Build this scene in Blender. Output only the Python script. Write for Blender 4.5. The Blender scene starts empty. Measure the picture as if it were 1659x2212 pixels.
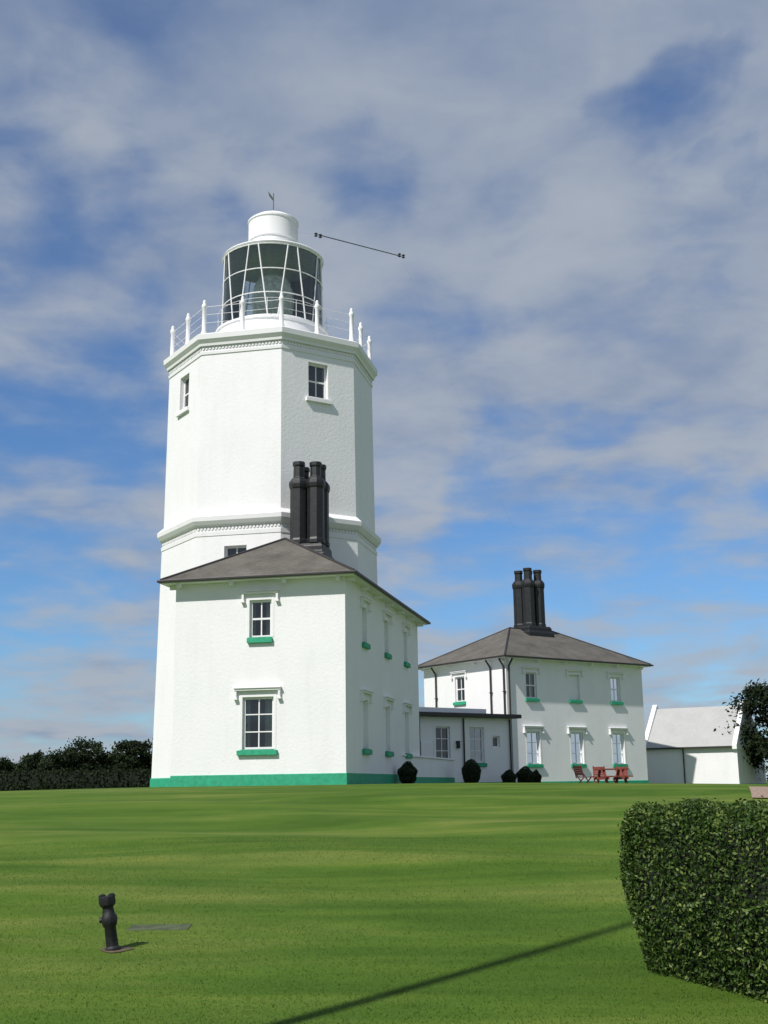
import bpy, math, random
import numpy as np
from mathutils import Vector, Matrix
random.seed(7); rng=np.random.default_rng(11)
scene=bpy.context.scene
scene.view_settings.view_transform='Standard'
scene.view_settings.look='None'
scene.view_settings.exposure=0
COL=scene.collection

# ------------------------------------------------------------ materials
def new_mat(name):
    m=bpy.data.materials.new(name); m.use_nodes=True
    nt=m.node_tree; return m,nt,nt.nodes['Principled BSDF']
def noise(nt,scale,detail=4,rough=.55,vec=None,dist=0):
    n=nt.nodes.new('ShaderNodeTexNoise'); n.inputs['Scale'].default_value=scale
    n.inputs['Detail'].default_value=detail; n.inputs['Roughness'].default_value=rough
    n.inputs['Distortion'].default_value=dist
    if vec is not None: nt.links.new(vec,n.inputs['Vector'])
    return n
def ramp(nt,fac,stops):
    r=nt.nodes.new('ShaderNodeValToRGB'); e=r.color_ramp.elements
    while len(e)<len(stops): e.new(.5)
    for i,(p,c) in enumerate(stops):
        e[i].position=p; e[i].color=(c[0],c[1],c[2],1)
    nt.links.new(fac,r.inputs['Fac']); return r
def mapping(nt,scale,rot=(0,0,0)):
    tc=nt.nodes.new('ShaderNodeTexCoord'); mp=nt.nodes.new('ShaderNodeMapping')
    mp.inputs['Scale'].default_value=scale; mp.inputs['Rotation'].default_value=rot
    nt.links.new(tc.outputs['Object'],mp.inputs['Vector']); return mp.outputs['Vector']
def bump(nt,b,h,strength,dist=.02):
    bn=nt.nodes.new('ShaderNodeBump'); bn.inputs['Strength'].default_value=strength
    bn.inputs['Distance'].default_value=dist
    nt.links.new(h,bn.inputs['Height']); nt.links.new(bn.outputs['Normal'],b.inputs['Normal'])
def mixc(nt,fac,a,b,mode='MIX'):
    m=nt.nodes.new('ShaderNodeMix'); m.data_type='RGBA'; m.blend_type=mode
    if isinstance(fac,(int,float)): m.inputs[0].default_value=fac
    else: nt.links.new(fac,m.inputs[0])
    for i,v in ((6,a),(7,b)):
        if isinstance(v,tuple): m.inputs[i].default_value=(*v,1)
        else: nt.links.new(v,m.inputs[i])
    return m.outputs[2]

def wall_mat(name,c1,c2,bs=.35):
    m,nt,b=new_mat(name)
    v=mapping(nt,(1.2,1.2,.2)); n=noise(nt,1.6,6,.6,v)
    r=ramp(nt,n.outputs['Fac'],[(.30,c2),(.5,c1)])
    n3=noise(nt,.5,4,.6,mapping(nt,(1,1,1)))
    r3=ramp(nt,n3.outputs['Fac'],[(.35,(.965,.97,.97)),(.6,(1,1,1))])
    nt.links.new(mixc(nt,1.0,r.outputs['Color'],r3.outputs['Color'],'MULTIPLY'),b.inputs['Base Color'])
    b.inputs['Roughness'].default_value=.75
    n2=noise(nt,9,5,.6,mapping(nt,(1,1,1))); bump(nt,b,n2.outputs['Fac'],bs,.03)
    return m
WHITE=wall_mat('white_render',(.85,.845,.855),(.815,.81,.81),.35)
WHITE2=wall_mat('white_paint',(.85,.845,.855),(.815,.81,.815),.1)
def flat_mat(name,c,rough=.6,var=.12,scale=6,bs=.15,metal=0):
    m,nt,b=new_mat(name)
    n=noise(nt,scale,5,.6,mapping(nt,(1,1,1)))
    d=tuple(x*(1-var*2) for x in c); l=tuple(min(1,x*(1+var)) for x in c)
    r=ramp(nt,n.outputs['Fac'],[(.3,d),(.7,l)])
    nt.links.new(r.outputs['Color'],b.inputs['Base Color'])
    b.inputs['Roughness'].default_value=rough; b.inputs['Metallic'].default_value=metal
    bump(nt,b,n.outputs['Fac'],bs,.02); return m
GREEN=flat_mat('green_paint',(.025,.36,.20),.65)
BLACK=flat_mat('black_paint',(.014,.015,.017),.5,.25,5,.3)
IRON=flat_mat('black_iron',(.010,.010,.011),.6,.3,20,.3)
DARK=flat_mat('dark_gutter',(.03,.027,.027),.5)
DARKBACK=flat_mat('dark_backing',(.035,.04,.042),.6)  # near-black for added sheets that stand in for shaded interiors behind glass
CEIL2=flat_mat('pale_ceiling_paint',(.55,.57,.53),.6)
RED=flat_mat('red_stained_wood',(.26,.06,.045),.7,.3)
WOOD=flat_mat('weathered_wood',(.14,.11,.08),.8,.25)
BRONZE=flat_mat('wire_metal',(.05,.055,.06),.5)
CONC=flat_mat('mossy_concrete',(.075,.095,.045),.95,.3)
GRAVEL=flat_mat('gravel',(.34,.24,.18),.95,.25,14,.5)
LENS=flat_mat('lens_glass',(.62,.66,.55),.12,.2)
CURT=flat_mat('curtain_cloth',(.70,.68,.62),.9,.1)
SOIL=flat_mat('bare_soil',(.12,.09,.05),.95,.3,12,.6)

def roof_mat(name,c1,c2,c3,freq,tile=.7):
    m,nt,b=new_mat(name)
    n=noise(nt,.9,6,.65,mapping(nt,(1,1,1)))
    r=ramp(nt,n.outputs['Fac'],[(.3,c1),(.5,c2),(.72,c3)])
    w=nt.nodes.new('ShaderNodeTexWave'); w.wave_type='BANDS'; w.bands_direction='Z'; w.wave_profile='SAW'
    w.inputs['Scale'].default_value=freq; w.inputs['Distortion'].default_value=.4; w.inputs['Detail Scale'].default_value=3
    nt.links.new(mapping(nt,(1,1,1)),w.inputs['Vector'])
    vo=noise(nt,7,2,.5,mapping(nt,(1,1,3)))
    r2=ramp(nt,w.outputs['Fac'],[(0,(.62,.62,.62)),(.18,(1,1,1))])
    c=mixc(nt,tile,r.outputs['Color'],r2.outputs['Color'],'MULTIPLY')
    r4=ramp(nt,vo.outputs['Fac'],[(.35,(.75,.75,.75)),(.65,(1.0,1.0,1.0))])
    c=mixc(nt,tile*1.25,c,r4.outputs['Color'],'MULTIPLY')
    nt.links.new(c,b.inputs['Base Color']); b.inputs['Roughness'].default_value=.8
    bump(nt,b,w.outputs['Fac'],.5*tile,.03); return m
ROOF=roof_mat('brown_slate',(.082,.074,.062),(.122,.111,.094),(.165,.15,.13),2.4)
ROOF2=roof_mat('pale_slate',(.40,.40,.395),(.43,.43,.425),(.46,.46,.455),2.0,.25)

def glass_mat(name,tint,refl):
    m,nt,b=new_mat(name); nt.nodes.remove(b)
    out=nt.nodes['Material Output']
    t=nt.nodes.new('ShaderNodeBsdfTransparent'); t.inputs[0].default_value=(*tint,1)
    g=nt.nodes.new('ShaderNodeBsdfGlossy'); g.inputs['Roughness'].default_value=.03; g.inputs[0].default_value=(.85,.9,.92,1)
    f=nt.nodes.new('ShaderNodeFresnel'); f.inputs[0].default_value=1.5
    n=noise(nt,2.5,2,.5,mapping(nt,(1,1,1))); bn=nt.nodes.new('ShaderNodeBump'); bn.inputs['Strength'].default_value=.06
    nt.links.new(n.outputs['Fac'],bn.inputs['Height']); nt.links.new(bn.outputs['Normal'],g.inputs['Normal'])
    a=nt.nodes.new('ShaderNodeMath'); a.operation='MULTIPLY_ADD'; a.inputs[1].default_value=1.0; a.inputs[2].default_value=refl
    a.use_clamp=True
    nt.links.new(f.outputs[0],a.inputs[0])
    mx=nt.nodes.new('ShaderNodeMixShader'); nt.links.new(a.outputs[0],mx.inputs[0])
    nt.links.new(t.outputs[0],mx.inputs[1]); nt.links.new(g.outputs[0],mx.inputs[2])
    nt.links.new(mx.outputs[0],out.inputs['Surface']); return m
GLASS=glass_mat('window_glass',(.66,.70,.68),.06)
LGLASS=glass_mat('lantern_glass',(.88,.92,.90),.05)

def leaf_mat(name,dark,mid,light,rough=.5,tr=.25):
    m,nt,b=new_mat(name)
    at=nt.nodes.new('ShaderNodeAttribute'); at.attribute_name='tint'
    r=ramp(nt,at.outputs['Fac'],[(0,dark),(.55,mid),(1,light)])
    nt.links.new(r.outputs['Color'],b.inputs['Base Color']); b.inputs['Roughness'].default_value=rough
    b.inputs['Specular IOR Level'].default_value=.3
    out=nt.nodes['Material Output']
    tl=nt.nodes.new('ShaderNodeBsdfTranslucent'); nt.links.new(r.outputs['Color'],tl.inputs[0])
    mx=nt.nodes.new('ShaderNodeMixShader'); mx.inputs[0].default_value=tr
    nt.links.new(b.outputs[0],mx.inputs[1]); nt.links.new(tl.outputs[0],mx.inputs[2])
    nt.links.new(mx.outputs[0],out.inputs['Surface']); return m
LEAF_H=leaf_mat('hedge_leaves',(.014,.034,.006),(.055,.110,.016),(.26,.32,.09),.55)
LEAF_T=leaf_mat('tree_leaves',(.010,.018,.007),(.020,.036,.011),(.04,.062,.018),.8)
LEAF_B=leaf_mat('bush_leaves',(.014,.024,.010),(.035,.055,.022),(.08,.10,.045),.6)
GRASSM=leaf_mat('grass_blades',(.052,.102,.013),(.092,.162,.022),(.17,.215,.05),.7,.3)
BARK=flat_mat('bark',(.06,.05,.035),.9,.3)
CORE=flat_mat('hedge_core',(.008,.014,.006),.95,.3)

# ------------------------------------------------------------ mesh helpers
class M:
    def __init__(s): s.v=[]; s.f=[]
    def add(s,vs,fs):
        o=len(s.v); s.v+= [tuple(p) for p in vs]; s.f+=[tuple(i+o for i in f) for f in fs]
    def box(s,x0,x1,y0,y1,z0,z1,fm=None):
        vs=[(x,y,z) for z in (z0,z1) for (x,y) in ((x0,y0),(x1,y0),(x1,y1),(x0,y1))]
        if fm: vs=[fm(*p) for p in vs]
        s.add(vs,[(0,3,2,1),(4,5,6,7),(0,1,5,4),(1,2,6,5),(2,3,7,6),(3,0,4,7)])
    def ring_stack(s,rings,cap=True):
        n=len(rings[0]); vs=[p for r in rings for p in r]; fs=[]
        for k in range(len(rings)-1):
            for i in range(n):
                j=(i+1)%n; fs.append((k*n+i,k*n+j,(k+1)*n+j,(k+1)*n+i))
        if cap: fs.append(tuple(range(n-1,-1,-1))); fs.append(tuple((len(rings)-1)*n+i for i in range(n)))
        s.add(vs,fs)
    def lathe(s,prof,seg=32,c=(0,0),a0=0,cap=True):
        s.ring_stack([[(c[0]+r*math.cos(a0+2*math.pi*i/seg),c[1]+r*math.sin(a0+2*math.pi*i/seg),z) for i in range(seg)] for r,z in prof],cap)
    def tube(s,p0,p1,r0,r1=None,seg=8):
        r1=r0 if r1 is None else r1
        p0=Vector(p0);p1=Vector(p1);d=(p1-p0).normalized()
        a=d.orthogonal().normalized(); b=d.cross(a)
        s.ring_stack([[p+ (a*math.cos(t)+b*math.sin(t))*r for t in [2*math.pi*i/seg for i in range(seg)]] for p,r in ((p0,r0),(p1,r1))])
    def path(s,pts,rs,seg=8):
        for i in range(len(pts)-1): s.tube(pts[i],pts[i+1],rs[i],rs[i+1],seg)
def make(name,m,mat,parent=None,smooth=False,bevel=0,label=None):
    me=bpy.data.meshes.new(name); me.from_pydata(m.v,[],m.f); me.update()
    import bmesh
    bm=bmesh.new(); bm.from_mesh(me); bmesh.ops.recalc_face_normals(bm,faces=bm.faces); bm.to_mesh(me); bm.free()
    me.materials.append(mat)
    ob=bpy.data.objects.new(name,me); COL.objects.link(ob)
    if smooth:
        me.shade_smooth()
        try: me.set_sharp_from_angle(angle=math.radians(35))
        except Exception: pass
    if bevel:
        b=ob.modifiers.new('bevel','BEVEL'); b.width=bevel; b.segments=2; b.limit_method='ANGLE'
    if parent is not None: ob.parent=parent
    if label: ob['label']=label
    return ob
def empty(name,loc,rot,label,cat,group=None):
    e=bpy.data.objects.new(name,None); e.location=loc; e.rotation_euler=(0,0,rot); e.empty_display_size=.5
    COL.objects.link(e); e['label']=label; e['category']=cat
    if group: e['group']=group
    return e
def tag(o,label,cat,group=None):
    o['label']=label;o['category']=cat
    if group:o['group']=group
def raw_mesh(name,V,F4,mat,tint=None,n=4):
    me=bpy.data.meshes.new(name); nv=len(V); nf=len(F4)
    me.vertices.add(nv); me.vertices.foreach_set('co',np.asarray(V,dtype=np.float32).ravel())
    me.loops.add(nf*n); me.loops.foreach_set('vertex_index',np.asarray(F4,dtype=np.int32).ravel())
    me.polygons.add(nf); me.polygons.foreach_set('loop_start',np.arange(0,nf*n,n,dtype=np.int32))
    try: me.polygons.foreach_set('loop_total',np.full(nf,n,dtype=np.int32))
    except Exception: pass
    me.update(calc_edges=True)
    if tint is not None:
        a=me.attributes.new('tint','FLOAT','POINT'); a.data.foreach_set('value',np.asarray(tint,dtype=np.float32))
    me.materials.append(mat)
    ob=bpy.data.objects.new(name,me); COL.objects.link(ob); return ob
def leaves(name,P,size,mat,tint,nrm=None,up=.0,parent=None):
    n=len(P); a=rng.normal(size=(n,3))
    if nrm is not None: a=a*.75+nrm
    a/=np.linalg.norm(a,axis=1,keepdims=True)
    b=np.cross(a,rng.normal(size=(n,3))); b/=np.linalg.norm(b,axis=1,keepdims=True); c=np.cross(a,b)
    s=(size*rng.uniform(.6,1.3,size=n))[:,None]
    V=np.stack([P-b*s,P-c*s*.5+a*s*.12,P+b*s,P+c*s*.5+a*s*.12],axis=1).reshape(-1,3)
    F=np.arange(n*4).reshape(n,4)
    ob=raw_mesh(name,V,F,mat,np.repeat(tint,4))
    if parent is not None: ob.parent=parent
    return ob

# ------------------------------------------------------------ ground
_py=np.array([-60,0,9,13,20,30,38,44,50,60,200,4000.])
_pz=np.array([-2.4,-1.95,-1.75,-1.53,-1.02,-.34,.03,.06,.02,-.02,-.15,-.3])
_sy=np.arange(-60,400,.5); _sz=np.interp(_sy,_py,_pz); _k=np.hanning(13);_k/=_k.sum()
_szz=np.convolve(np.pad(_sz,6,mode='edge'),_k,'valid')
def sstep(a,b,x):
    t=np.clip((x-a)/(b-a),0,1); return t*t*(3-2*t)
def G(x,y):
    x=np.asarray(x,float); y=np.asarray(y,float)
    z=np.where(y<390,np.interp(y,_sy,_szz),np.interp(y,_py,_pz))
    z=z-.62*sstep(1,27,x)*sstep(15,55,y)*(1-sstep(150,400,y))-.20*sstep(7,24,-x)*sstep(15,40,y)
    w=sstep(13,19,y)*(1-sstep(30,38,y))
    z=z+w*(.045*np.sin(y*1.05+.35*x+1.8*np.sin(x*.21))+.04*np.sin(y*.6-.25*x+2)+.012*np.sin(y*2.1+x*.5+np.sin(x*.8)))
    return z
def g(x,y): return float(G(x,y))
xs=np.unique(np.concatenate([np.linspace(-3000,-120,14),np.linspace(-120,-24,25),np.linspace(-24,30,136),np.linspace(30,120,25),np.linspace(120,3000,14)]))
ys=np.unique(np.concatenate([np.linspace(-60,4,17),np.linspace(4,60,190),np.linspace(60,130,36),np.linspace(130,400,20),np.linspace(400,4000,14)]))
XX,YY=np.meshgrid(xs,ys); ZZ=G(XX,YY)
nx=len(xs);ny=len(ys)
idx=np.arange(nx*ny).reshape(ny,nx)
F=np.stack([idx[:-1,:-1],idx[:-1,1:],idx[1:,1:],idx[1:,:-1]],axis=-1).reshape(-1,4)
m,nt,b=new_mat('lawn_grass')
v1=mapping(nt,(.10,.42,1),(0,0,.12)); n1=noise(nt,1.3,6,.6,v1,.6)
v2=mapping(nt,(1,1,1)); n2=noise(nt,.8,7,.62,v2); n3=noise(nt,28,4,.7,v2)
v5=mapping(nt,(.22,1.3,1),(0,0,-.08)); n5=noise(nt,1.3,4,.5,v5,.4)
r1=ramp(nt,n1.outputs['Fac'],[(.36,(.062,.118,.014)),(.5,(.084,.148,.019)),(.64,(.135,.180,.036))])
r2=ramp(nt,n2.outputs['Fac'],[(.33,(.82,.90,.80)),(.55,(1.0,1.0,1.0)),(.72,(1.14,1.04,1.05))])
r5=ramp(nt,n5.outputs['Fac'],[(.35,(.80,.86,.82)),(.52,(1.0,1.0,1.0)),(.68,(1.16,1.10,1.0))])
r3=ramp(nt,n3.outputs['Fac'],[(.3,(.74,.78,.74)),(.6,(1.06,1.05,1.0))])
c=mixc(nt,1.0,r1.outputs['Color'],r2.outputs['Color'],'MULTIPLY'); c=mixc(nt,.9,c,r5.outputs['Color'],'MULTIPLY'); c=mixc(nt,.7,c,r3.outputs['Color'],'MULTIPLY')
nt.links.new(c,b.inputs['Base Color']); b.inputs['Roughness'].default_value=.9; b.inputs['Specular IOR Level'].default_value=.1
bump(nt,b,n3.outputs['Fac'],.4,.04)
LAWN=m
gr=raw_mesh('ground',np.stack([XX.ravel(),YY.ravel(),ZZ.ravel()],axis=1),F,LAWN); gr.data.shade_smooth()
gr['kind']='structure'; gr['label']='rolling mown green lawn rising towards the buildings'

n=150000
yy=8+14*rng.random(n)**1.3; xx=(rng.random(n)*2-1)*(.36*yy+.6)
zz=G(xx,yy); h=rng.uniform(.006,.020,n); ang=rng.random(n)*math.pi*2; w=.0035+.0015*rng.random(n)
dx=np.cos(ang)*w; dy=np.sin(ang)*w; lx=rng.normal(0,.012,n); ly=rng.normal(0,.012,n)
V=np.stack([np.stack([xx-dx,yy-dy,zz-.003],1),np.stack([xx+dx,yy+dy,zz-.003],1),np.stack([xx+lx,yy+ly,zz+h],1)],axis=1).reshape(-1,3)
patch=.5+.25*np.sin(xx*.7+yy*1.9)+.2*np.sin(yy*3.1-xx*.4)
gb=raw_mesh('grass',V,np.arange(n*3).reshape(n,3),GRASSM,np.repeat(np.clip(rng.normal(.45,.14,n)*.7+patch*.3,0,1),3),3)
gb['kind']='stuff'; gb['label']='short mown grass blades covering the lawn'

def strip(name,c,w,mat,off=.006):
    c=np.array(c,float); pts=[]
    for i in range(len(c)-1):
        for t in np.linspace(0,1,24,endpoint=False): pts.append(c[i]*(1-t)+c[i+1]*t)
    pts.append(c[-1]); pts=np.array(pts); d=np.gradient(pts,axis=0); d/=np.linalg.norm(d,axis=1,keepdims=True)
    nn=np.stack([-d[:,1],d[:,0]],1); V=[];K=11
    for i,p in enumerate(pts):
        for k in range(K):
            q=p+nn[i]*w*(k/(K-1)-.5); V.append((q[0],q[1],g(q[0],q[1])+off))
    F=[(i*K+k,i*K+k+1,(i+1)*K+k+1,(i+1)*K+k) for i in range(len(pts)-1) for k in range(K-1)]
    return raw_mesh(name,V,F,mat)
p=strip('path',[(9.6,32.8),(12.5,32),(20,31),(44,31)],5.0,GRAVEL,.03); p['kind']='structure'; p['label']='pinkish gravel path beside the hedge'

# ------------------------------------------------------------ building helpers
def panel(mm,fm,s0,s1,z0,z1,ops,depth,extra=()):
    S=sorted({s0,s1,*[o[0] for o in ops],*[o[1] for o in ops]}); Z=sorted({z0,z1,*extra,*[o[2] for o in ops],*[o[3] for o in ops]})
    for i in range(len(S)-1):
        for j in range(len(Z)-1):
            cz=(Z[j]+Z[j+1])/2
            if any(o[2]<cz<o[3] and S[i]>=o[0]-1e-6 and S[i+1]<=o[1]+1e-6 for o in ops): continue
            mm.add([fm(S[i],0,Z[j]),fm(S[i+1],0,Z[j]),fm(S[i+1],0,Z[j+1]),fm(S[i],0,Z[j+1])],[(0,1,2,3)])
    for a,b_,c,d in ops:
        D=-depth
        for q in ([(a,0,c),(a,D,c),(a,D,d),(a,0,d)],[(b_,0,c),(b_,0,d),(b_,D,d),(b_,D,c)],[(a,0,d),(a,D,d),(b_,D,d),(b_,0,d)],[(a,0,c),(b_,0,c),(b_,D,c),(a,D,c)]):
            mm.add([fm(*t) for t in q],[(0,1,2,3)])
def window(parent,fm,sc,zb,w,h,depth=.16,nx=2,nz=3,sill=None,hood=True,blind=False,curtain=True,sillmat=None,surround=True,name='window'):
    a=sc-w/2;b=sc+w/2;t=zb+h; D=-depth
    fr=M(); bw=.075
    if not blind:
        for q in ((a,a+bw,zb,t),(b-bw,b,zb,t),(a+bw,b-bw,zb,zb+bw),(a+bw,b-bw,t-bw,t)):
            fr.box(q[0],q[1],D-.03,D+.055,q[2],q[3],fm)
        for i in range(1,nx):
            s=a+(b-a)*i/nx; fr.box(s-.022,s+.022,D-.01,D+.035,zb+bw,t-bw,fm)
        for i in range(1,nz):
            z=zb+h*i/nz; k=.035 if (nz==2 or (nz==4 and i==2)) else .02
            fr.box(a+bw,b-bw,D-.01,D+.042,z-k,z+k,fm)
    else:
        fr.box(a,b,D-.06,D,zb,t,fm)
    if surround:
        sw=.10
        for q in ((a-sw,a-.002,zb-.002,t+sw),(b+.002,b+sw,zb-.002,t+sw),(a-.002,b+.002,t+.002,t+sw)):
            fr.box(q[0],q[1],-.01,.012,q[2],q[3],fm)
    W=make(name,fr,WHITE2,parent,bevel=.004)
    if not blind:
        gl=M(); gl.add([fm(a+.02,D+.005,zb+.02),fm(b-.02,D+.005,zb+.02),fm(b-.02,D+.005,t-.02),fm(a+.02,D+.005,t-.02)],[(0,1,2,3)])
        make('pane',gl,GLASS,W)
        if curtain:
            N=16
            for (c0,c1) in ((a-.05,a+w*.18),(b-w*.34,b+.05)):
                cu=M(); vs=[];fs=[]
                for i in range(N+1):
                    s=c0+(c1-c0)*i/N; d=D-.12-.03*math.sin(i*2.4)
                    vs+= [fm(s,d,zb-.05),fm(s,d,t+.05)]
                    if i: fs.append((2*i-2,2*i,2*i+1,2*i-1))
                cu.add(vs,fs); make('curtain',cu,CURT,W)
        else:
            rs=M(); rs.box(a-.1,b+.1,D-.5,D-.4,zb-.1,t+.1,fm); make('dark_room_backing',rs,DARKBACK,W)  # added dark sheet, stands in for the unlit room behind the pane
    if sill is not None:
        sm=M(); sm.box(a-sill,b+sill,-.1,.12,zb-.20,zb-.03,fm); sm.box(a-.02,b+.02,D,.10,zb-.03,zb+.0,fm)
        make('sill',sm,sillmat or GREEN,W,bevel=.01)
    if hood:
        hm=M(); e=.27
        hm.box(a-e,b+e,-.02,.13,t+.22,t+.29,fm); hm.box(a-e-.03,b+e+.03,-.02,.17,t+.292,t+.33,fm)
        hm.box(a-e,a-e+.08,-.02,.11,t-.02,t+.218,fm); hm.box(b+e-.08,b+e,-.02,.11,t-.02,t+.218,fm)
        hm.box(a-e-.03,a-e+.11,-.02,.14,t-.09,t-.022,fm); hm.box(b+e-.11,b+e+.03,-.02,.14,t-.09,t-.022,fm)
        make('hood_mould',hm,WHITE2,W,bevel=.008)
    return W
def hip_roof(parent,Lx,Ly,ze,zr,o,wall_top):
    r=M(); x0,x1,y0,y1=-o,Lx+o,-o,Ly+o
    if Lx>Ly: hw=(y1-y0)/2; A=(x0+hw,(y0+y1)/2,zr); B=(x1-hw,(y0+y1)/2,zr)
    else: hw=(x1-x0)/2; A=((x0+x1)/2,y0+hw,zr); B=((x0+x1)/2,y1-hw,zr)
    z0=ze-.07
    E=[(x0,y0,ze),(x1,y0,ze),(x1,y1,ze),(x0,y1,ze)]; Bt=[(x,y,z0) for x,y,_ in E]
    vs=E+Bt+[A,B]
    if Lx>Ly: fs=[(0,1,9,8),(1,2,9),(2,3,8,9),(3,0,8)]
    else: fs=[(0,1,8),(1,2,9,8),(2,3,9),(3,0,8,9)]
    fs+=[(0,4,5,1),(1,5,6,2),(2,6,7,3),(3,7,4,0),(7,6,5,4)]
    r.add(vs,fs)
    R=make('roof',r,ROOF,parent)
    c=M()
    pairs=[(E[0],A),(E[3],A if Lx>Ly else B),(E[1],B if Lx>Ly else A),(E[2],B),(A,B)]
    for p,q in pairs: c.tube(p,q,.06,seg=8)
    make('ridge_tile',c,DARK,R)
    gt=M(); k=.11
    for q in ((x0-k,x1+k,y0-k,y0-.003),(x0-k,x1+k,y1+.003,y1+k),(x0-k,x0-.003,y0,y1),(x1+.003,x1+k,y0,y1)):
        gt.box(*q,ze-.10,ze-.005)
    make('gutter',gt,DARK,R,bevel=.02)
    sf=M(); i=.02
    sf.box(x0+i,x1-i,y0+i,y1-i,wall_top-.0,z0-.004); make('soffit',sf,WHITE2,R)
    def bk(x,y,dx,dy):
        br=M()
        br.box(x-.06 if dx==0 else min(x,x+dx*.3),x+.06 if dx==0 else max(x,x+dx*.3),y-.06 if dy==0 else min(y,y+dy*.3),y+.06 if dy==0 else max(y,y+dy*.3),wall_top-.14,wall_top-.003)
        make('bracket',br,WHITE2,R)
    nX=max(3,int(Lx/2)); nY=max(3,int(Ly/2))
    for i in range(nX+1): bk(.2+(Lx-.4)*i/nX,-.002,0,-1)
    for i in range(nY+1):
        y=.2+(Ly-.4)*i/nY; bk(-.002,y,-1,0); bk(Lx+.002,y,1,0)
    return R
def chimney(parent,cx,cy,zb,top,sp=.36,hb=.74,kr=1.0):
    ch=M()
    def sq(h,z,): return [(cx+x*h,cy+y*h,z) for x,y in ((-1,-1),(1,-1),(1,1),(-1,1))]
    ch.ring_stack([sq(hb+.16,zb-1.2),sq(hb+.16,zb+.10),sq(hb+.06,zb+.22),sq(hb+.06,zb+.42),sq(hb-.02,zb+.55)])
    C=make('chimney',ch,BLACK,parent,bevel=.03)
    s0=zb+.555
    k=(top-s0)
    for i,(sx,sy) in enumerate(((-1,-1),(1,-1),(1,1),(-1,1))):
        p=M(); q=(cx+sx*sp,cy+sy*sp); dh=(i%2)*.06
        p.lathe([(r*kr,z) for r,z in [(.38,s0),(.38,s0+.14),(.35,s0+.22),(.345,s0+k*.66),(.38,s0+k*.68),(.40,s0+k*.72),(.39,s0+k*.75),(.30,s0+k*.79),(.225,s0+k*.81),(.215,s0+k*.94-dh),(.25,s0+k*.955-dh),(.25,s0+k-dh),(.15,s0+k-dh),(.15,s0+k*.93-dh)]],8,q,math.pi/8)
        make('chimney_pot',p,BLACK,C,bevel=.01)
    return C
def faceframes(Lx,Ly):
    return {'front':lambda s,d,z:(s,-d,z),'back':lambda s,d,z:(Lx-s,Ly+d,z),
            'left':lambda s,d,z:(-d,s,z),'right':lambda s,d,z:(Lx+d,s,z)}
def house(name,loc,rot,Lx,Ly,H,plinth,wins,zr,label,o=.45):
    e=empty(name,(loc[0],loc[1],0),rot,label,'house')
    ff=faceframes(Lx,Ly); wl=M()
    lens={'front':Lx,'back':Lx,'left':Ly,'right':Ly}
    for k,fm in ff.items():
        ops=[(w['s']-w['w']/2,w['s']+w['w']/2,w['z'],w['z']+w['h']) for w in wins.get(k,[])]
        panel(wl,fm,0,lens[k],-1.2,H,ops,.16)
    wall=make('wall',wl,WHITE,e)
    pl=M(); pl.box(-.035,Lx+.035,-.035,Ly+.035,-1.3,plinth); make('plinth',pl,GREEN,e,bevel=.015)
    for k in wins:
        for w in wins[k]:
            window(e,ff[k],w['s'],w['z'],w['w'],w['h'],nx=w.get('nx',2),nz=w.get('nz',2),sill=w.get('sill',.12),
                   hood=w.get('hood',True),blind=w.get('blind',False),curtain=w.get('curtain',True),surround=w.get('surround',True))
    if zr: hip_roof(e,Lx,Ly,H+.13,zr,o,H)
    return e,ff

# ------------------------------------------------------------ house 1 (in front of the tower)
R1=-math.radians(12.3)
w1={'front':[dict(s=3.18,z=5.12,w=.80,h=1.32,nx=2,nz=2,sill=.06),dict(s=3.12,z=1.27,w=1.12,h=1.78,nx=2,nz=3,sill=.16)],
    'right':[dict(s=s,z=5.12,w=.75,h=1.32,blind=True,sill=.08,surround=False) for s in (2.9,6.7,10.5)]+[dict(s=s,z=1.3,w=.9,h=1.75,blind=True,sill=.12,surround=False) for s in (2.9,6.7,10.5)]}
H1,f1=house('house',(-7.50,42.72),R1,6.25,13.3,7.12,.43,w1,9.25,'white two storey keepers cottage with brown hip roof abutting the lighthouse',o=.42)
chimney(H1,3.62,4.75,8.7,12.6,.345,.66)

# ------------------------------------------------------------ house 2
R2=math.radians(36)
w2={'front':[dict(s=s,z=4.9,w=.85,h=1.5,blind=(i==1),sill=.1) for i,s in enumerate((1.95,5.5,9.05))]+[dict(s=s,z=1.1,w=1.0,h=1.85,sill=.12,nz=3) for s in (1.95,5.5,9.05)],
    'left':[dict(s=4.26,z=4.9,w=.9,h=1.5,sill=.12)]}
H2,f2=house('house',(6.97,70.4),R2,11.5,7.8,7.15,.10,w2,9.6,'white two storey cottage with brown hip roof and black drainpipes')
chimney(H2,5.7,3.95,9.2,13.5,.43,.92,1.18)
dp=f2['left']
for s in (.12,1.3,6.5):
    d=M(); d.tube(dp(s,.09,-.3),dp(s,.09,6.7),.055); d.tube(dp(s,.09,6.7),dp(s,.42,7.12),.055)
    for z in (1.5,3.4,5.2): d.box(s-.09,s+.09,.0,.15,z,z+.05,dp)
    make('drainpipe',d,DARK,H2)
d=M(); fr2=f2['front']; d.tube(fr2(.15,.09,-.3),fr2(.15,.09,6.7),.055); d.tube(fr2(.15,.09,6.7),fr2(.15,.42,7.12),.055); make('drainpipe',d,DARK,H2)

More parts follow.
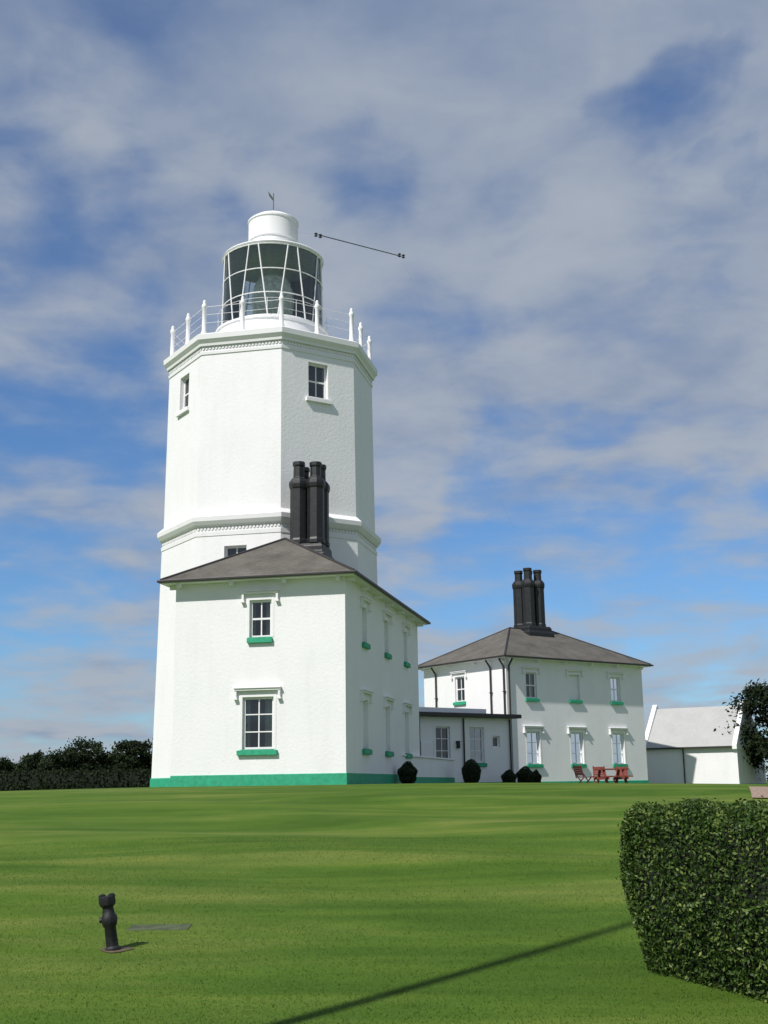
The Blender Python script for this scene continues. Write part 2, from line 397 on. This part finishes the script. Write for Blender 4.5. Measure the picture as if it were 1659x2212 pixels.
# ------------------------------------------------------------ single-storey link
wl={'front':[dict(s=5.6,z=1.1,w=.95,h=1.85,nx=2,nz=3,sill=.08,hood=False,curtain=False),dict(s=7.9,z=1.1,w=1.0,h=1.85,nx=2,nz=3,sill=.08,hood=False,curtain=False),
             dict(s=9.25,z=1.9,w=.5,h=.6,nx=1,nz=1,sill=None,hood=False,curtain=False)]}
L,fl=house('outbuilding',(-1.63,60.35),R2,10.35,7.5,3.45,.10,wl,None,'white single storey flat roofed building joining the cottages')
L['category']='outbuilding'
r=M(); r.box(-.25,10.75,-.45,7.7,3.455,3.66); r.box(10.752,13.0,4.3,7.7,3.455,3.66); make('roof',r,DARK,L,bevel=.02)
r=M(); r.box(.1,9.4,.9,7.2,3.663,4.0); make('parapet',r,WHITE2,L,bevel=.02)
r=M(); r.box(10.353,12.9,4.6,7.5,-1.2,3.45); make('passage_wall',r,WHITE,L)
for s in (10.2,6.95,4.0):
    d=M(); d.tube(fl['front'](s,.08,-.3),fl['front'](s,.08,3.4),.045); make('drainpipe',d,DARK,L)
d=M(); q=fl['front']; d.box(6.46,6.64,0,.12,2.1,2.18,q); d.box(6.48,6.62,.02,.16,1.84,2.1,q); d.box(6.44,6.66,.0,.2,2.18,2.22,q); make('wall_lamp',d,BLACK,L)
d=M(); d.box(4.2,4.95,-.02,.03,.1,2.15,q); d.box(4.12,4.2,-.02,.05,.1,2.23,q); d.box(4.95,5.03,-.02,.05,.1,2.23,q); make('door',d,WHITE2,L,bevel=.01)

# ------------------------------------------------------------ lighthouse
TX,TY=-5.0,52.0
LH=empty('lighthouse',(TX,TY,0),0,'white octagonal stone lighthouse with glazed lantern and gallery','lighthouse')
CA=math.radians(-90+10.2)
c22=math.cos(math.pi/8); s22=math.sin(math.pi/8); KR=.985
def Rz(z):
    return KR*float(np.interp(z,[-1.5,0,10.2,10.21,18.0,19],[5.00,4.97,4.79,4.74,4.66,4.66]))
def octring(R,z): return [(KR*R*math.cos(CA+k*math.pi/4),KR*R*math.sin(CA+k*math.pi/4),z) for k in range(8)]
def tframe(k):
    a=CA+(k+.5)*math.pi/4; n_=(math.cos(a),math.sin(a)); t_=(-n_[1],n_[0])
    def fm(s,d,z):
        R=Rz(z)
        if abs(s)>=50: s=math.copysign(R*s22,s)
        q=R*c22+d
        return (n_[0]*q+t_[0]*s,n_[1]*q+t_[1]*s,z)
    return fm
wm=M(); tw={-1:[(-.1,8.1,.95,1.45)],0:[(0,15.95,.95,1.55)],-2:[(0,15.95,.95,1.55)]}
for k in range(-4,4):
    fm=tframe(k); ops=[(c_-w/2,c_+w/2,z,z+h) for (c_,z,w,h) in tw.get(k,[])]
    panel(wm,fm,-99,99,-1.3,18.02,ops,.24,extra=(0,5,10.2,10.21,14))
    for o in ops:
        W=window(LH,fm,(o[0]+o[1])/2,o[2],o[1]-o[0],o[3]-o[2],depth=.24,nx=2,nz=2,sill=.14,hood=False,curtain=False,sillmat=WHITE2,surround=False)
make('wall',wm,WHITE,LH)
pm=M(); pm.ring_stack([octring(5.06,-1.3),octring(5.015,.38),octring(4.99,.42)]); make('plinth',pm,GREEN,LH)
sc=M(); sc.ring_stack([octring(4.76,9.98),octring(4.82,10.0),octring(4.83,10.16)],False)
sc.ring_stack([octring(4.84,10.38),octring(4.90,10.45),octring(5.0,10.6),octring(5.02,10.78),octring(4.76,11.0)],True)
def dentil(mm,R,z0,z1,proj,n_):
    R*=KR
    for k in range(8):
        a=CA+(k+.5)*math.pi/4; nn=(math.cos(a),math.sin(a)); tt=(-nn[1],nn[0])
        for i in range(n_):
            s=(-1+2*(i+.5)/n_)*R*s22; w=R*s22/n_*.6
            def fm(s_,d,z,nn=nn,tt=tt): q=R*c22+d; return (nn[0]*q+tt[0]*s_,nn[1]*q+tt[1]*s_,z)
            mm.box(s-w,s+w,-.06,proj,z0,z1,fm)
sc.ring_stack([octring(4.755,10.16),octring(4.755,10.38)],False)
dentil(sc,4.76,10.26,10.375,.035,24)
make('string_course',sc,WHITE2,LH)
co=M(); co.ring_stack([octring(4.64,17.86),octring(4.70,17.88),octring(4.71,18.0),octring(4.67,18.02)],False)
co.ring_stack([octring(4.665,18.0),octring(4.665,18.25)],False); dentil(co,4.67,18.10,18.2,.035,24)
co.ring_stack([octring(4.78,18.24),octring(4.80,18.34),octring(4.93,18.5),octring(4.95,18.72),octring(4.80,18.80)],True)
make('cornice',co,WHITE2,LH)
rl=M()
def gp(k,R=4.50):
    a=CA+k*math.pi/8; r_=R if k%2==0 else R*c22
    return (r_*math.cos(a),r_*math.sin(a))
for k in range(16):
    a=gp(k); b_=gp(k+1)
    for z,rr in ((19.35,.009),(19.72,.009),(20.08,.012)): rl.tube((*a,z),(*b_,z),rr,seg=6)
RL=make('railing',rl,WHITE2,LH)
for k in range(16):
    a=gp(k); pm=M(); pm.lathe([(.13,18.79),(.13,18.92),(.095,18.98),(.085,20.0),(.11,20.05),(.12,20.13),(.09,20.2),(.065,20.26),(.075,20.32),(.03,20.40)],10,a)
    make('post',pm,WHITE2,RL,smooth=True)
pd=M(); pd.lathe([(2.75,18.78),(2.75,19.0),(2.6,19.1),(2.54,20.0),(2.60,20.06),(2.60,20.16),(2.32,20.22)],48); make('lantern_base',pd,WHITE2,LH,smooth=True)
Zb,Zt=20.22,23.72
gl=M(); gl.lathe([(2.26,Zb),(2.26,Zt)],32,cap=False); LR=make('lantern',gl,LGLASS,LH,smooth=True,label='glazed lantern room with white glazing bars')
NB=16
def lp(ang,z,r=2.29): return (r*math.cos(ang),r*math.sin(ang),z)
Zs=[Zb,Zb+1.14,Zb+2.28,Zt]
for k in range(NB):
    bars=M(); a0=CA+(k+.3)*2*math.pi/NB; sl=.10*(1 if k%2 else -1)
    for j in range(3): bars.tube(lp(a0+sl*(1-2*j/3),Zs[j]),lp(a0+sl*(1-2*(j+1)/3),Zs[j+1]),.034,seg=6)
    make('glazing_bar',bars,WHITE2,LR)
for z,rr in ((Zb+.06,.04),(Zs[1],.028),(Zs[2],.028),(Zt-.03,.035)):
    bars=M()
    for i in range(48):
        bars.tube(lp(2*math.pi*i/48,z),lp(2*math.pi*(i+1)/48,z),rr,seg=6)
    make('glazing_ring',bars,WHITE2,LR)
lr=M()
for i in range(48):
    lr.tube(lp(2*math.pi*i/48,21.0,2.5),lp(2*math.pi*(i+1)/48,21.0,2.5),.010,seg=5)
for i in range(12): lr.tube(lp(2*math.pi*i/12,20.1,2.5),lp(2*math.pi*i/12,21.0,2.5),.012,seg=5)
make('handrail',lr,WHITE2,LR)
ln=M(); ln.lathe([(.3,20.1),(.45,20.5),(.75,20.7),(.92,21.2),(1.0,21.8),(.92,22.4),(.7,22.85),(.3,23.1)],16); make('lens',ln,LENS,LR)
sn=M(); A0=math.radians(30);A1=math.radians(72);N=30
vs=[];fs=[]
for i in range(N+1):
    a=A0+(A1-A0)*i/N; vs+=[lp(a,Zb+.02,2.1),lp(a,Zt-.02,2.1)]
    if i: fs.append((2*i-2,2*i,2*i+1,2*i-1))
sn.add(vs,fs); make('dark_backing_arc',sn,DARKBACK,LR)  # added dark arc inside the lantern so the panes before it read dark
ce=M(); ce.lathe([(2.2,Zt-.06),(2.2,Zt-.03)],32); make('ceiling',ce,CEIL2,LR)
ce=M(); ce.lathe([(2.2,Zb+.01),(2.2,Zb+.05)],32); make('floor',ce,CEIL2,LR)
rf=M(); rf.lathe([(2.25,23.71),(2.33,23.74),(2.36,23.79),(2.33,23.84),(2.22,23.87),(1.5,24.22),(1.2,24.34)],48)
RF=make('lantern_roof',rf,WHITE2,LH,smooth=True)
cu=M(); cu.lathe([(1.2,24.32),(1.22,24.36),(1.22,24.5),(1.08,24.53),(1.08,24.68),(1.15,24.72),(1.15,25.62),(1.19,25.66),(1.19,25.74),(1.12,25.80),(.9,25.95),(.5,26.07),(.12,26.13),(.10,26.3),(.04,26.4)],40); make('cupola',cu,WHITE2,RF,smooth=True)
vn=M(); vn.tube((0,0,26.3),(0,0,27.3),.022,seg=6)
vn.add([(-.26,0,27.42),(-.20,.0,27.16),(-.02,0,26.92),(.02,.0,27.0),(-.12,.0,27.22),(-.26,.02,27.42),(-.20,.02,27.16),(-.02,.02,26.92),(.02,.02,27.0),(-.12,.02,27.22)],[(0,1,2,3,4),(9,8,7,6,5),(0,5,6,1),(1,6,7,2),(2,7,8,3),(3,8,9,4),(4,9,5,0)])
make('weather_vane',vn,BRONZE,RF)

# ------------------------------------------------------------ wire aerial beside the lantern
ae=M(); A=(-2.9,52,25.15);B=(1.05,56,25.85)
ae.tube(A,B,.026,seg=6)
for P_,s in ((A,1),(B,-1)):
    for dx in (0,.28):
        ae.lathe([(.03,P_[2]-.10),(.09,P_[2]-.06),(.04,P_[2]),(.09,P_[2]+.06),(.03,P_[2]+.10)],8,(P_[0]+s*dx*.7-.1*s,P_[1]+s*dx*.5))
AE=make('radio_aerial',ae,BRONZE); tag(AE,'thin metal radio aerial with insulators strung near the lantern','aerial')
st=M(); st.tube(A,(TX+1.12,TY,25.3),.0015,seg=4); st.tube(B,(9.5,77.0,13.2),.0012,seg=4); make('stay_wire',st,BRONZE,AE)

# ------------------------------------------------------------ garage
R3=-math.radians(31.5)
GA=empty('outbuilding',(17.3,82.9,0),R3,'low white outbuilding with pale slate gable roof','outbuilding')
Lx,Ly,ry=6.3,6.6,2.6; wl_=M()
wl_.box(0,Lx,0,Ly,-1.6,2.2)
make('wall',wl_,WHITE,GA)
rf=M(); z0=2.2; zr=4.85
rf.add([(.25,-.15,z0-.05),(Lx-.25,-.15,z0-.05),(Lx-.25,ry,zr),(.25,ry,zr),(.25,Ly+.15,z0-.05),(Lx-.25,Ly+.15,z0-.05),
        (.25,-.15,z0+.03),(Lx-.25,-.15,z0+.03),(Lx-.25,ry,zr+.09),(.25,ry,zr+.09),(.25,Ly+.15,z0+.03),(Lx-.25,Ly+.15,z0+.03)],
       [(0,1,2,3),(3,2,5,4),(6,9,8,7),(9,10,11,8),(0,6,7,1),(4,5,11,10),(0,3,9,6),(3,4,10,9),(1,7,8,2),(2,8,11,5)])
make('roof',rf,ROOF2,GA)
for xa,xb in ((-.06,.24),(Lx-.24,Lx+.06)):
    gm=M(); P_=[(-.22,2.0),(-.22,2.28),(ry,zr+.38),(Ly+.22,2.28),(Ly+.22,2.0)]
    gm.add([(xa,y,z) for y,z in P_]+[(xb,y,z) for y,z in P_],[(0,1,2,3,4),(9,8,7,6,5)]+[(i,(i+1)%5,5+(i+1)%5,5+i) for i in range(5)])
    make('gable_wall',gm,WHITE2,GA)
d=M(); d.tube((2.75,-.08,-1),(2.75,-.08,2.1),.045); make('drainpipe',d,DARK,GA)
d=M(); d.box(.25,Lx-.25,-.28,-.16,2.1,2.2); make('gutter',d,DARK,GA)
d=M(); d.box(-.09,Lx+.09,-.03,Ly+.03,-1.7,-.22); make('plinth',d,GREEN,GA)

# ------------------------------------------------------------ low wall
def wallobj(p0,p1,h,t,label):
    p0=Vector(p0);p1=Vector(p1);d=p1-p0;L_=d.length; e=empty('garden_wall',(p0.x,p0.y,g(p0.x,p0.y)-.3),math.atan2(d.y,d.x),label,'wall')
    a=M(); a.box(0,L_,0,t,-.5,h+.3); make('wall',a,WHITE,e)
    a=M(); a.box(-.05,L_+.05,-.06,t+.06,h+.302,h+.38); make('coping',a,WHITE2,e,bevel=.015)
    a=M(); a.box(-.02,L_+.02,-.03,t+.03,-.5,.62); make('plinth',a,GREEN,e)
wallobj((.62,50.6),(3.3,61.2),1.15,.22,'low white garden wall with green painted base')

# ------------------------------------------------------------ picnic table and chair
def picnic(loc,rot,label,sc_=1.0):
    e=empty('picnic_table',(loc[0],loc[1],g(*loc)),rot,label,'picnic table'); e.scale=(sc_,sc_,sc_*1.18)
    a=M(); 
    for i in range(5): a.box(-.8,.8,-.37+i*.15,-.37+i*.15+.13,.72,.78)
    make('table_top',a,RED,e,bevel=.005)
    for sy in (-1,1):
        a=M()
        for i in range(2): a.box(-.8,.8,sy*.70-.13+i*.14,sy*.70-.01+i*.14,.42,.475)
        make('seat',a,RED,e,bevel=.005)
    for x in (-.52,.52):
        for sy in (-1,1):
            a=M(); a.tube((x,sy*.24,.71),(x,sy*.72,-.02),.07,seg=4); make('leg',a,RED,e)
        a=M(); a.box(x-.03,x+.03,-.82,.82,.32,.415); make('crossbar',a,RED,e)
picnic((11.35,62.5),.25,'red stained wooden picnic table on the lawn')
def chair(loc,rot,label='red slatted folding garden chair beside the picnic table'):
    e=empty('garden_chair',(loc[0],loc[1],g(*loc)),rot,label,'chair','garden chairs round the picnic table'); e.scale=(1.05,)*3
    a=M()
    for i in range(4): a.box(-.25,.25,-.24+i*.12,-.15+i*.12,.43,.465)
    make('seat',a,RED,e)
    a=M()
    for i in range(4): a.box(-.25,.25,.26+i*.03,.285+i*.03,.55+i*.11,.65+i*.11)
    for x in (-.27,.27): a.tube((x,.22,.4),(x,.40,1.02),.03,seg=5)
    make('backrest',a,RED,e)
    for x in (-.27,.27):
        for s in (-1,1):
            a=M(); a.tube((x,-s*.25,0),(x,s*.25,.62 if s>0 else .45),.03,seg=5); make('leg',a,RED,e)
chair((9.95,62.6),.7); chair((11.0,64.0),-.1); chair((12.0,63.7),-.5)

# ------------------------------------------------------------ foliage things
def blob_points(n,c,r,lump=.12):
    d=rng.normal(size=(n,3)); d/=np.linalg.norm(d,axis=1,keepdims=True)
    k=1+lump*(np.sin(d[:,0]*5+1)*np.sin(d[:,1]*6+2)+np.sin(d[:,2]*7))*.6
    rad=(k*(1-.25*rng.random(n)**2))[:,None]
    return np.array(c)+d*rad*np.array(r), d
def shrub(loc,w,h,label,n=5000,lump=.14):
    z=g(*loc); e=empty('shrub',(loc[0],loc[1],z),0,label,'shrub')
    a=M(); a.lathe([(w*.2,-.05),(w*.32,h*.15),(w*.36,h*.5),(w*.26,h*.78),(w*.1,h*.86)],12); make('stem',a,CORE,e)
    P_,d=blob_points(n,(0,0,h*.5),(w*.5,w*.5,h*.5),lump); P_=P_[P_[:,2]>-.05]
    leaves('foliage',P_,.04,LEAF_B,np.clip(rng.normal(.5,.28,len(P_)),0,1),parent=e)
shrub((.80,49.0),.74,.85,'clipped round dark shrub beside the white wall')
shrub((4.05,59.5),.9,1.2,'dark barrel shaped shrub beside the outbuilding door',lump=.05)
shrub((6.25,63.5),.75,.75,'small dark shrub at the cottage corner')
shrub((7.2,64.5),.9,.95,'dark spreading shrub at the cottage corner')
shrub((8.0,66.5),.55,.8,'small dark shrub by the cottage wall')

def tree(loc,h,r,label,n=7000,ls=.2,group=None,zc=.62,K=40):
    z=g(*loc); e=empty('tree',(loc[0],loc[1],z),random.random()*6,label,'tree',group)
    a=M(); a.path([(0,0,-.3),(.05,.03,h*.25),(-.05,.06,h*.5),(.02,0,h*.8)],[r*.09,r*.07,r*.05,r*.02])
    cl=[]
    for i in range(11):
        t=random.uniform(0,6.28); rr=r*random.uniform(.35,.85); zz=h*random.uniform(.32,.92)
        q=Vector((rr*math.cos(t),rr*math.sin(t),zz)); a.tube((0,0,zz*.55),q,r*.03,r*.01,5); cl.append(q)
    make('trunk',a,BARK,e)
    Ps=[];T=[]
    for i in range(K):
        if i<len(cl): c=np.array(cl[i])
        else:
            d=rng.normal(size=3); d/=np.linalg.norm(d); c=np.array([0,0,h*zc])+d*np.array([r,r,h*(1-zc)])*rng.uniform(.25,.86)
        s=r*rng.uniform(.16,.34); m_=n//K
        d=rng.normal(size=(m_,3)); d/=np.linalg.norm(d,axis=1,keepdims=True)
        Ps.append(c+d*s*(rng.random((m_,1))**.6)*rng.uniform(.8,1.5,(m_,1))*np.array([1.15,1.15,.8])); T.append(np.full(m_,rng.uniform(.15,.65))+.2*d[:,2])
    P_=np.concatenate(Ps); T=np.clip(np.concatenate(T)+rng.normal(0,.12,len(P_)),0,1)
    leaves('crown',P_,ls,LEAF_T,T,parent=e)
    return e
tree((26.9,81),8.0,4.2,'dark leafy tree beside the low outbuilding',16000,.17,zc=.5)
tg='trees behind the boundary hedge'
for (X,Y,h,r) in ((-48.5,150,4.2,3.2),(-43.5,152,5.0,2.8),(-41,150,4.2,2.4),(-37.6,148,6.6,3.3),(-34.4,150,5.2,3.0),(-31.6,149,6.0,2.9),(-28.6,151,5.0,2.8),(-26.0,148,6.9,3.0),(-46,149,3.9,2.8),(-23,150,6,3)):
    tree((X,Y),h,r,'dark leafy tree behind the boundary hedge',9000,.2,tg,.5)

def hedge(name,loc,rot,size,n,ls,mat,label,lump,tmean,taper=.0):
    z=g(*loc); e=empty(name,(loc[0],loc[1],z),rot,label,'hedge')
    hx,hy,H=size
    c=M(); i=.10*min(1,H); 
    def rr(k,zz,q): 
        return [(q*hx*k*x_,q*hy*k*y_,zz) for x_,y_ in ((-.96,-1),(.96,-1),(1,-.9),(1,.9),(.96,1),(-.96,1),(-1,.9),(-1,-.9))]
    c.ring_stack([rr((hx-i)/hx*(1-taper),-.15,.86),rr((hx-i)/hx*(1-taper*.5),H*.2,.93),rr((hx-i)/hx,H*.5,.955),rr((hx-i)/hx,H-i*1.7,.93),rr((hx-i)/hx,H-i,.85)])
    make('branches',c,CORE,e)
    A=[2*hx*H*2,2*hy*H*2,4*hx*hy]; pr=np.array(A)/sum(A)
    k=rng.choice(3,n,p=pr); P_=rng.uniform(-1,1,(n,3))
    s=np.sign(rng.uniform(-1,1,n))
    P_[k==0,1]=s[k==0]; P_[k==1,0]=s[k==1]; P_[k==2,2]=1
    zb_=-.12
    P_=P_*np.array([hx,hy,(H-zb_)/2])
    R_=.26*min(1,H/1.4)
    inner=np.array([hx-R_,hy-R_,(H-zb_)/2-R_]); lo=-inner.copy(); lo[2]=-(H-zb_)/2
    q=np.clip(P_,lo,inner); d=P_-q
    ln_=np.linalg.norm(d,axis=1,keepdims=True)+1e-6; N_=d/ln_
    P_=q+N_*R_
    P_[:,2]+=(H+zb_)/2
    lm=lump*(np.sin(P_[:,0]*4.1+P_[:,2]*2.3)+np.sin(P_[:,2]*5.3+P_[:,1]*3+1.3)+np.sin(P_[:,0]*9+P_[:,1]*8+P_[:,2]*7))*.4
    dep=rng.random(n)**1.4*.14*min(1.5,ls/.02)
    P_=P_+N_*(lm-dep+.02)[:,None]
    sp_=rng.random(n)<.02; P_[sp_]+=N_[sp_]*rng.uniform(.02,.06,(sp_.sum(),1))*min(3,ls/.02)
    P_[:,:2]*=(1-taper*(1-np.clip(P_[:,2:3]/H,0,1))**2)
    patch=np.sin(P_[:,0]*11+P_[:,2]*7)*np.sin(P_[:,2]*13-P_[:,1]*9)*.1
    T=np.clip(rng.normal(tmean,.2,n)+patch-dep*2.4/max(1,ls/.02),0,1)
    T=np.where(rng.random(n)<.012,1,T)
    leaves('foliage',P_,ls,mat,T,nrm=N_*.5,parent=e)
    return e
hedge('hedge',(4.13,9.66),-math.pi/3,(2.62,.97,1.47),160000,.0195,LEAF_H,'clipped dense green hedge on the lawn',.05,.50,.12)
hedge('hedge',(-34,96),0,(17,1.0,1.65),26000,.12,LEAF_T,'long dark boundary hedge beyond the lawn',.10,.35)

# ------------------------------------------------------------ iron post on the lawn
px,py=-2.74,12.55; IP=empty('standpipe',(px,py,g(px,py)),0,'short black cast iron standpipe with notched head on the lawn','standpipe')
a=M(); a.lathe([(.080,-.03),(.080,.02),(.062,.04),(.058,.22),(.072,.24),(.080,.28),(.080,.32),(.062,.35),(.055,.40),(.058,.42)],10)
make('body',a,IRON,IP,smooth=True)
a=M(); a.lathe([(.05,.41),(.078,.43),(.085,.46),(.083,.51),(.06,.52)],10); a.lathe([(.03,.49),(.038,.51),(.034,.535),(.014,.545)],8,(-.045,0)); a.lathe([(.03,.49),(.038,.51),(.034,.53),(.014,.54)],8,(.048,0)); a.tube((-.095,0,.30),(.03,0,.30),.028)
make('head',a,IRON,IP,smooth=True)
IP.rotation_euler=(0,math.radians(-9),0)
so=M()
ringp=[(px+.03+(.16+.03*math.sin(3*t))*math.cos(t),py+.0+(.15+.02*math.cos(4*t))*math.sin(t)) for t in [2*math.pi*i/24 for i in range(24)]]
so.add([(x,y,g(x,y)+.008) for x,y in ringp],[tuple(range(24))]); s_=make('soil_patch',so,SOIL); s_['kind']='structure'; s_['label']='small patch of bare soil around the standpipe'
cv=M(); cx,cy=-2.50,13.75; hw_,hh_=.33,.16
cs_=[(cx+a_*hw_,cy+b_*hh_) for a_,b_ in ((-1,-1),(1,-1),(1,1),(-1,1))]
cv.add([(x,y,g(x,y)-.03) for x,y in cs_]+[(x,y,g(x,y)+.008) for x,y in cs_],[(0,3,2,1),(4,5,6,7),(0,1,5,4),(1,2,6,5),(2,3,7,6),(3,0,4,7)])
CV=make('drain_cover',cv,CONC,bevel=.006); tag(CV,'flat mossy grey drain cover set flush in the lawn','drain cover')

bx,by=-3.45,6.4; PO=empty('utility_pole',(bx,by,g(bx,by)),0,'slim wooden pole standing on the lawn','pole')
a=M(); a.tube((0,0,-.5),(0,0,11.6),.095,.07,12); make('shaft',a,WOOD,PO)

# ------------------------------------------------------------ light
elev=math.radians(48); az=math.radians(40)
trav=Vector((math.sin(az)*math.cos(elev),math.cos(az)*math.cos(elev),-math.sin(elev)))
sl=bpy.data.lights.new('sun','SUN'); sl.energy=4.5; sl.angle=math.radians(.9); sl.color=(1,.96,.90)
so=bpy.data.objects.new('sun',sl); so.rotation_euler=trav.to_track_quat('-Z','Y').to_euler(); so.location=(-30,-30,40); COL.objects.link(so)

w=bpy.data.worlds.new('World'); scene.world=w; w.use_nodes=True; nt=w.node_tree
bg=nt.nodes['Background']; bg.inputs['Strength'].default_value=.1
sky=nt.nodes.new('ShaderNodeTexSky'); sky.sky_type='NISHITA'; sky.sun_disc=False; sky.sun_elevation=elev; sky.sun_rotation=math.radians(220)
sky.air_density=1.0; sky.dust_density=.4; sky.ozone_density=2.0
tc=nt.nodes.new('ShaderNodeTexCoord'); D=tc.outputs['Generated']
def math_(op,a,b=None,c=None,clamp=False):
    n=nt.nodes.new('ShaderNodeMath'); n.operation=op; n.use_clamp=clamp
    for i,v in enumerate((a,b,c)):
        if v is None: continue
        if isinstance(v,(int,float)): n.inputs[i].default_value=v
        else: nt.links.new(v,n.inputs[i])
    return n.outputs[0]
def vmath(op,a,b):
    n=nt.nodes.new('ShaderNodeVectorMath'); n.operation=op
    for i,v in enumerate((a,b)):
        if v is None: continue
        if isinstance(v,tuple): n.inputs[i].default_value=v
        else: nt.links.new(v,n.inputs[i])
    return n
sep=nt.nodes.new('ShaderNodeSeparateXYZ'); nt.links.new(D,sep.inputs[0])
den=math_('ADD',math_('MAXIMUM',sep.outputs[2],0.0),.16)
cmb=nt.nodes.new('ShaderNodeCombineXYZ')
nt.links.new(math_('DIVIDE',sep.outputs[0],den),cmb.inputs[0]); nt.links.new(math_('DIVIDE',sep.outputs[1],den),cmb.inputs[1])
cmb.inputs[2].default_value=3.7
PV=cmb.outputs[0]
na=noise(nt,2.6,8,.50,PV,.25); nb=noise(nt,6.0,6,.50,PV,.2); nc=noise(nt,2.4,6,.50,PV,.3)
nw=noise(nt,6,5,.55,D,.3)
off=vmath('SCALE',vmath('SUBTRACT',nw.outputs['Color'],(.5,.5,.5)).outputs[0],None); off.inputs['Scale'].default_value=.26
DD=vmath('NORMALIZE',vmath('ADD',D,off.outputs[0]).outputs[0],None).outputs[0]
holes=[(-16.5,23.5,4.0,.52),(-14.5,19,3,.36),(-16,16,4.4,.62),(-15.5,9.5,4.2,.62),(-18,28,2.6,.35),(-3,28.7,2.2,.45),(16.3,32.4,1.6,.50),(14.4,30.6,1.7,.42),(15.2,26.3,1.3,.42),(17.6,26,1.3,.45),(6,13.5,2.8,.52),(3,9.2,3,.66),(8,9.4,3,.66),(13,9.2,3,.62),(17,8.2,3,.6),(-8,9,4,.45),(-13,3.5,3.5,.2),(8,4.5,3.5,.42),(16,4.5,3.5,.42)]
tot=None
for a_,e_,s_,am in holes:
    a_=math.radians(a_);e_=math.radians(e_)
    c=(math.sin(a_)*math.cos(e_),math.cos(a_)*math.cos(e_),math.sin(e_))
    dn=nt.nodes.new('ShaderNodeVectorMath'); dn.operation='DOT_PRODUCT'; nt.links.new(DD,dn.inputs[0]); dn.inputs[1].default_value=c
    mr=nt.nodes.new('ShaderNodeMapRange'); mr.interpolation_type='SMOOTHSTEP'; nt.links.new(dn.outputs['Value'],mr.inputs['Value'])
    mr.inputs['From Min'].default_value=math.cos(math.radians(s_*2.1)); mr.inputs['From Max'].default_value=1; mr.inputs['To Min'].default_value=0; mr.inputs['To Max'].default_value=am
    tot=mr.outputs[0] if tot is None else math_('MAXIMUM',tot,mr.outputs[0])
cov=math_('ADD',math_('MULTIPLY',math_('SUBTRACT',na.outputs['Fac'],.5),1.0),math_('MULTIPLY',math_('SUBTRACT',nb.outputs['Fac'],.5),.6))
cov=math_('ADD',cov,.76); cov=math_('SUBTRACT',cov,math_('MULTIPLY',tot,.50))
mr=nt.nodes.new('ShaderNodeMapRange'); mr.interpolation_type='SMOOTHSTEP'; nt.links.new(cov,mr.inputs['Value'])
mr.inputs['From Min'].default_value=.26; mr.inputs['From Max'].default_value=.76; mr.inputs['To Min'].default_value=.03; mr.inputs['To Max'].default_value=.95
mask=mr.outputs[0]
cs=math_('ADD',math_('MULTIPLY',nc.outputs['Fac'],.5),math_('MULTIPLY',nb.outputs['Fac'],.5))
cs=math_('SUBTRACT',cs,math_('MULTIPLY',math_('SUBTRACT',sep.outputs[2],.38),.35))
cr=nt.nodes.new('ShaderNodeMapRange'); cr.interpolation_type='SMOOTHSTEP'; nt.links.new(cs,cr.inputs['Value']); cr.inputs['From Min'].default_value=.32; cr.inputs['From Max'].default_value=.66
ccol=mixc(nt,cr.outputs[0],(2.35,3.0,4.3),(3.95,4.4,5.1))
tint=mixc(nt,1.0,sky.outputs[0],(.58,.86,1.16),'MULTIPLY')
nt.links.new(mixc(nt,mask,tint,ccol),bg.inputs['Color'])

# ------------------------------------------------------------ camera
cam=bpy.data.cameras.new('camera'); cam.sensor_fit='VERTICAL'; cam.sensor_height=36; cam.lens=2600/2212*36; cam.clip_end=8000; cam.clip_start=.1
co=bpy.data.objects.new('camera',cam); COL.objects.link(co)
co.matrix_world=Matrix.Translation((0,0,0))@Matrix.Rotation(math.radians(90+12.8),4,'X')@Matrix.Rotation(-math.radians(.8),4,'Z')
scene.camera=co
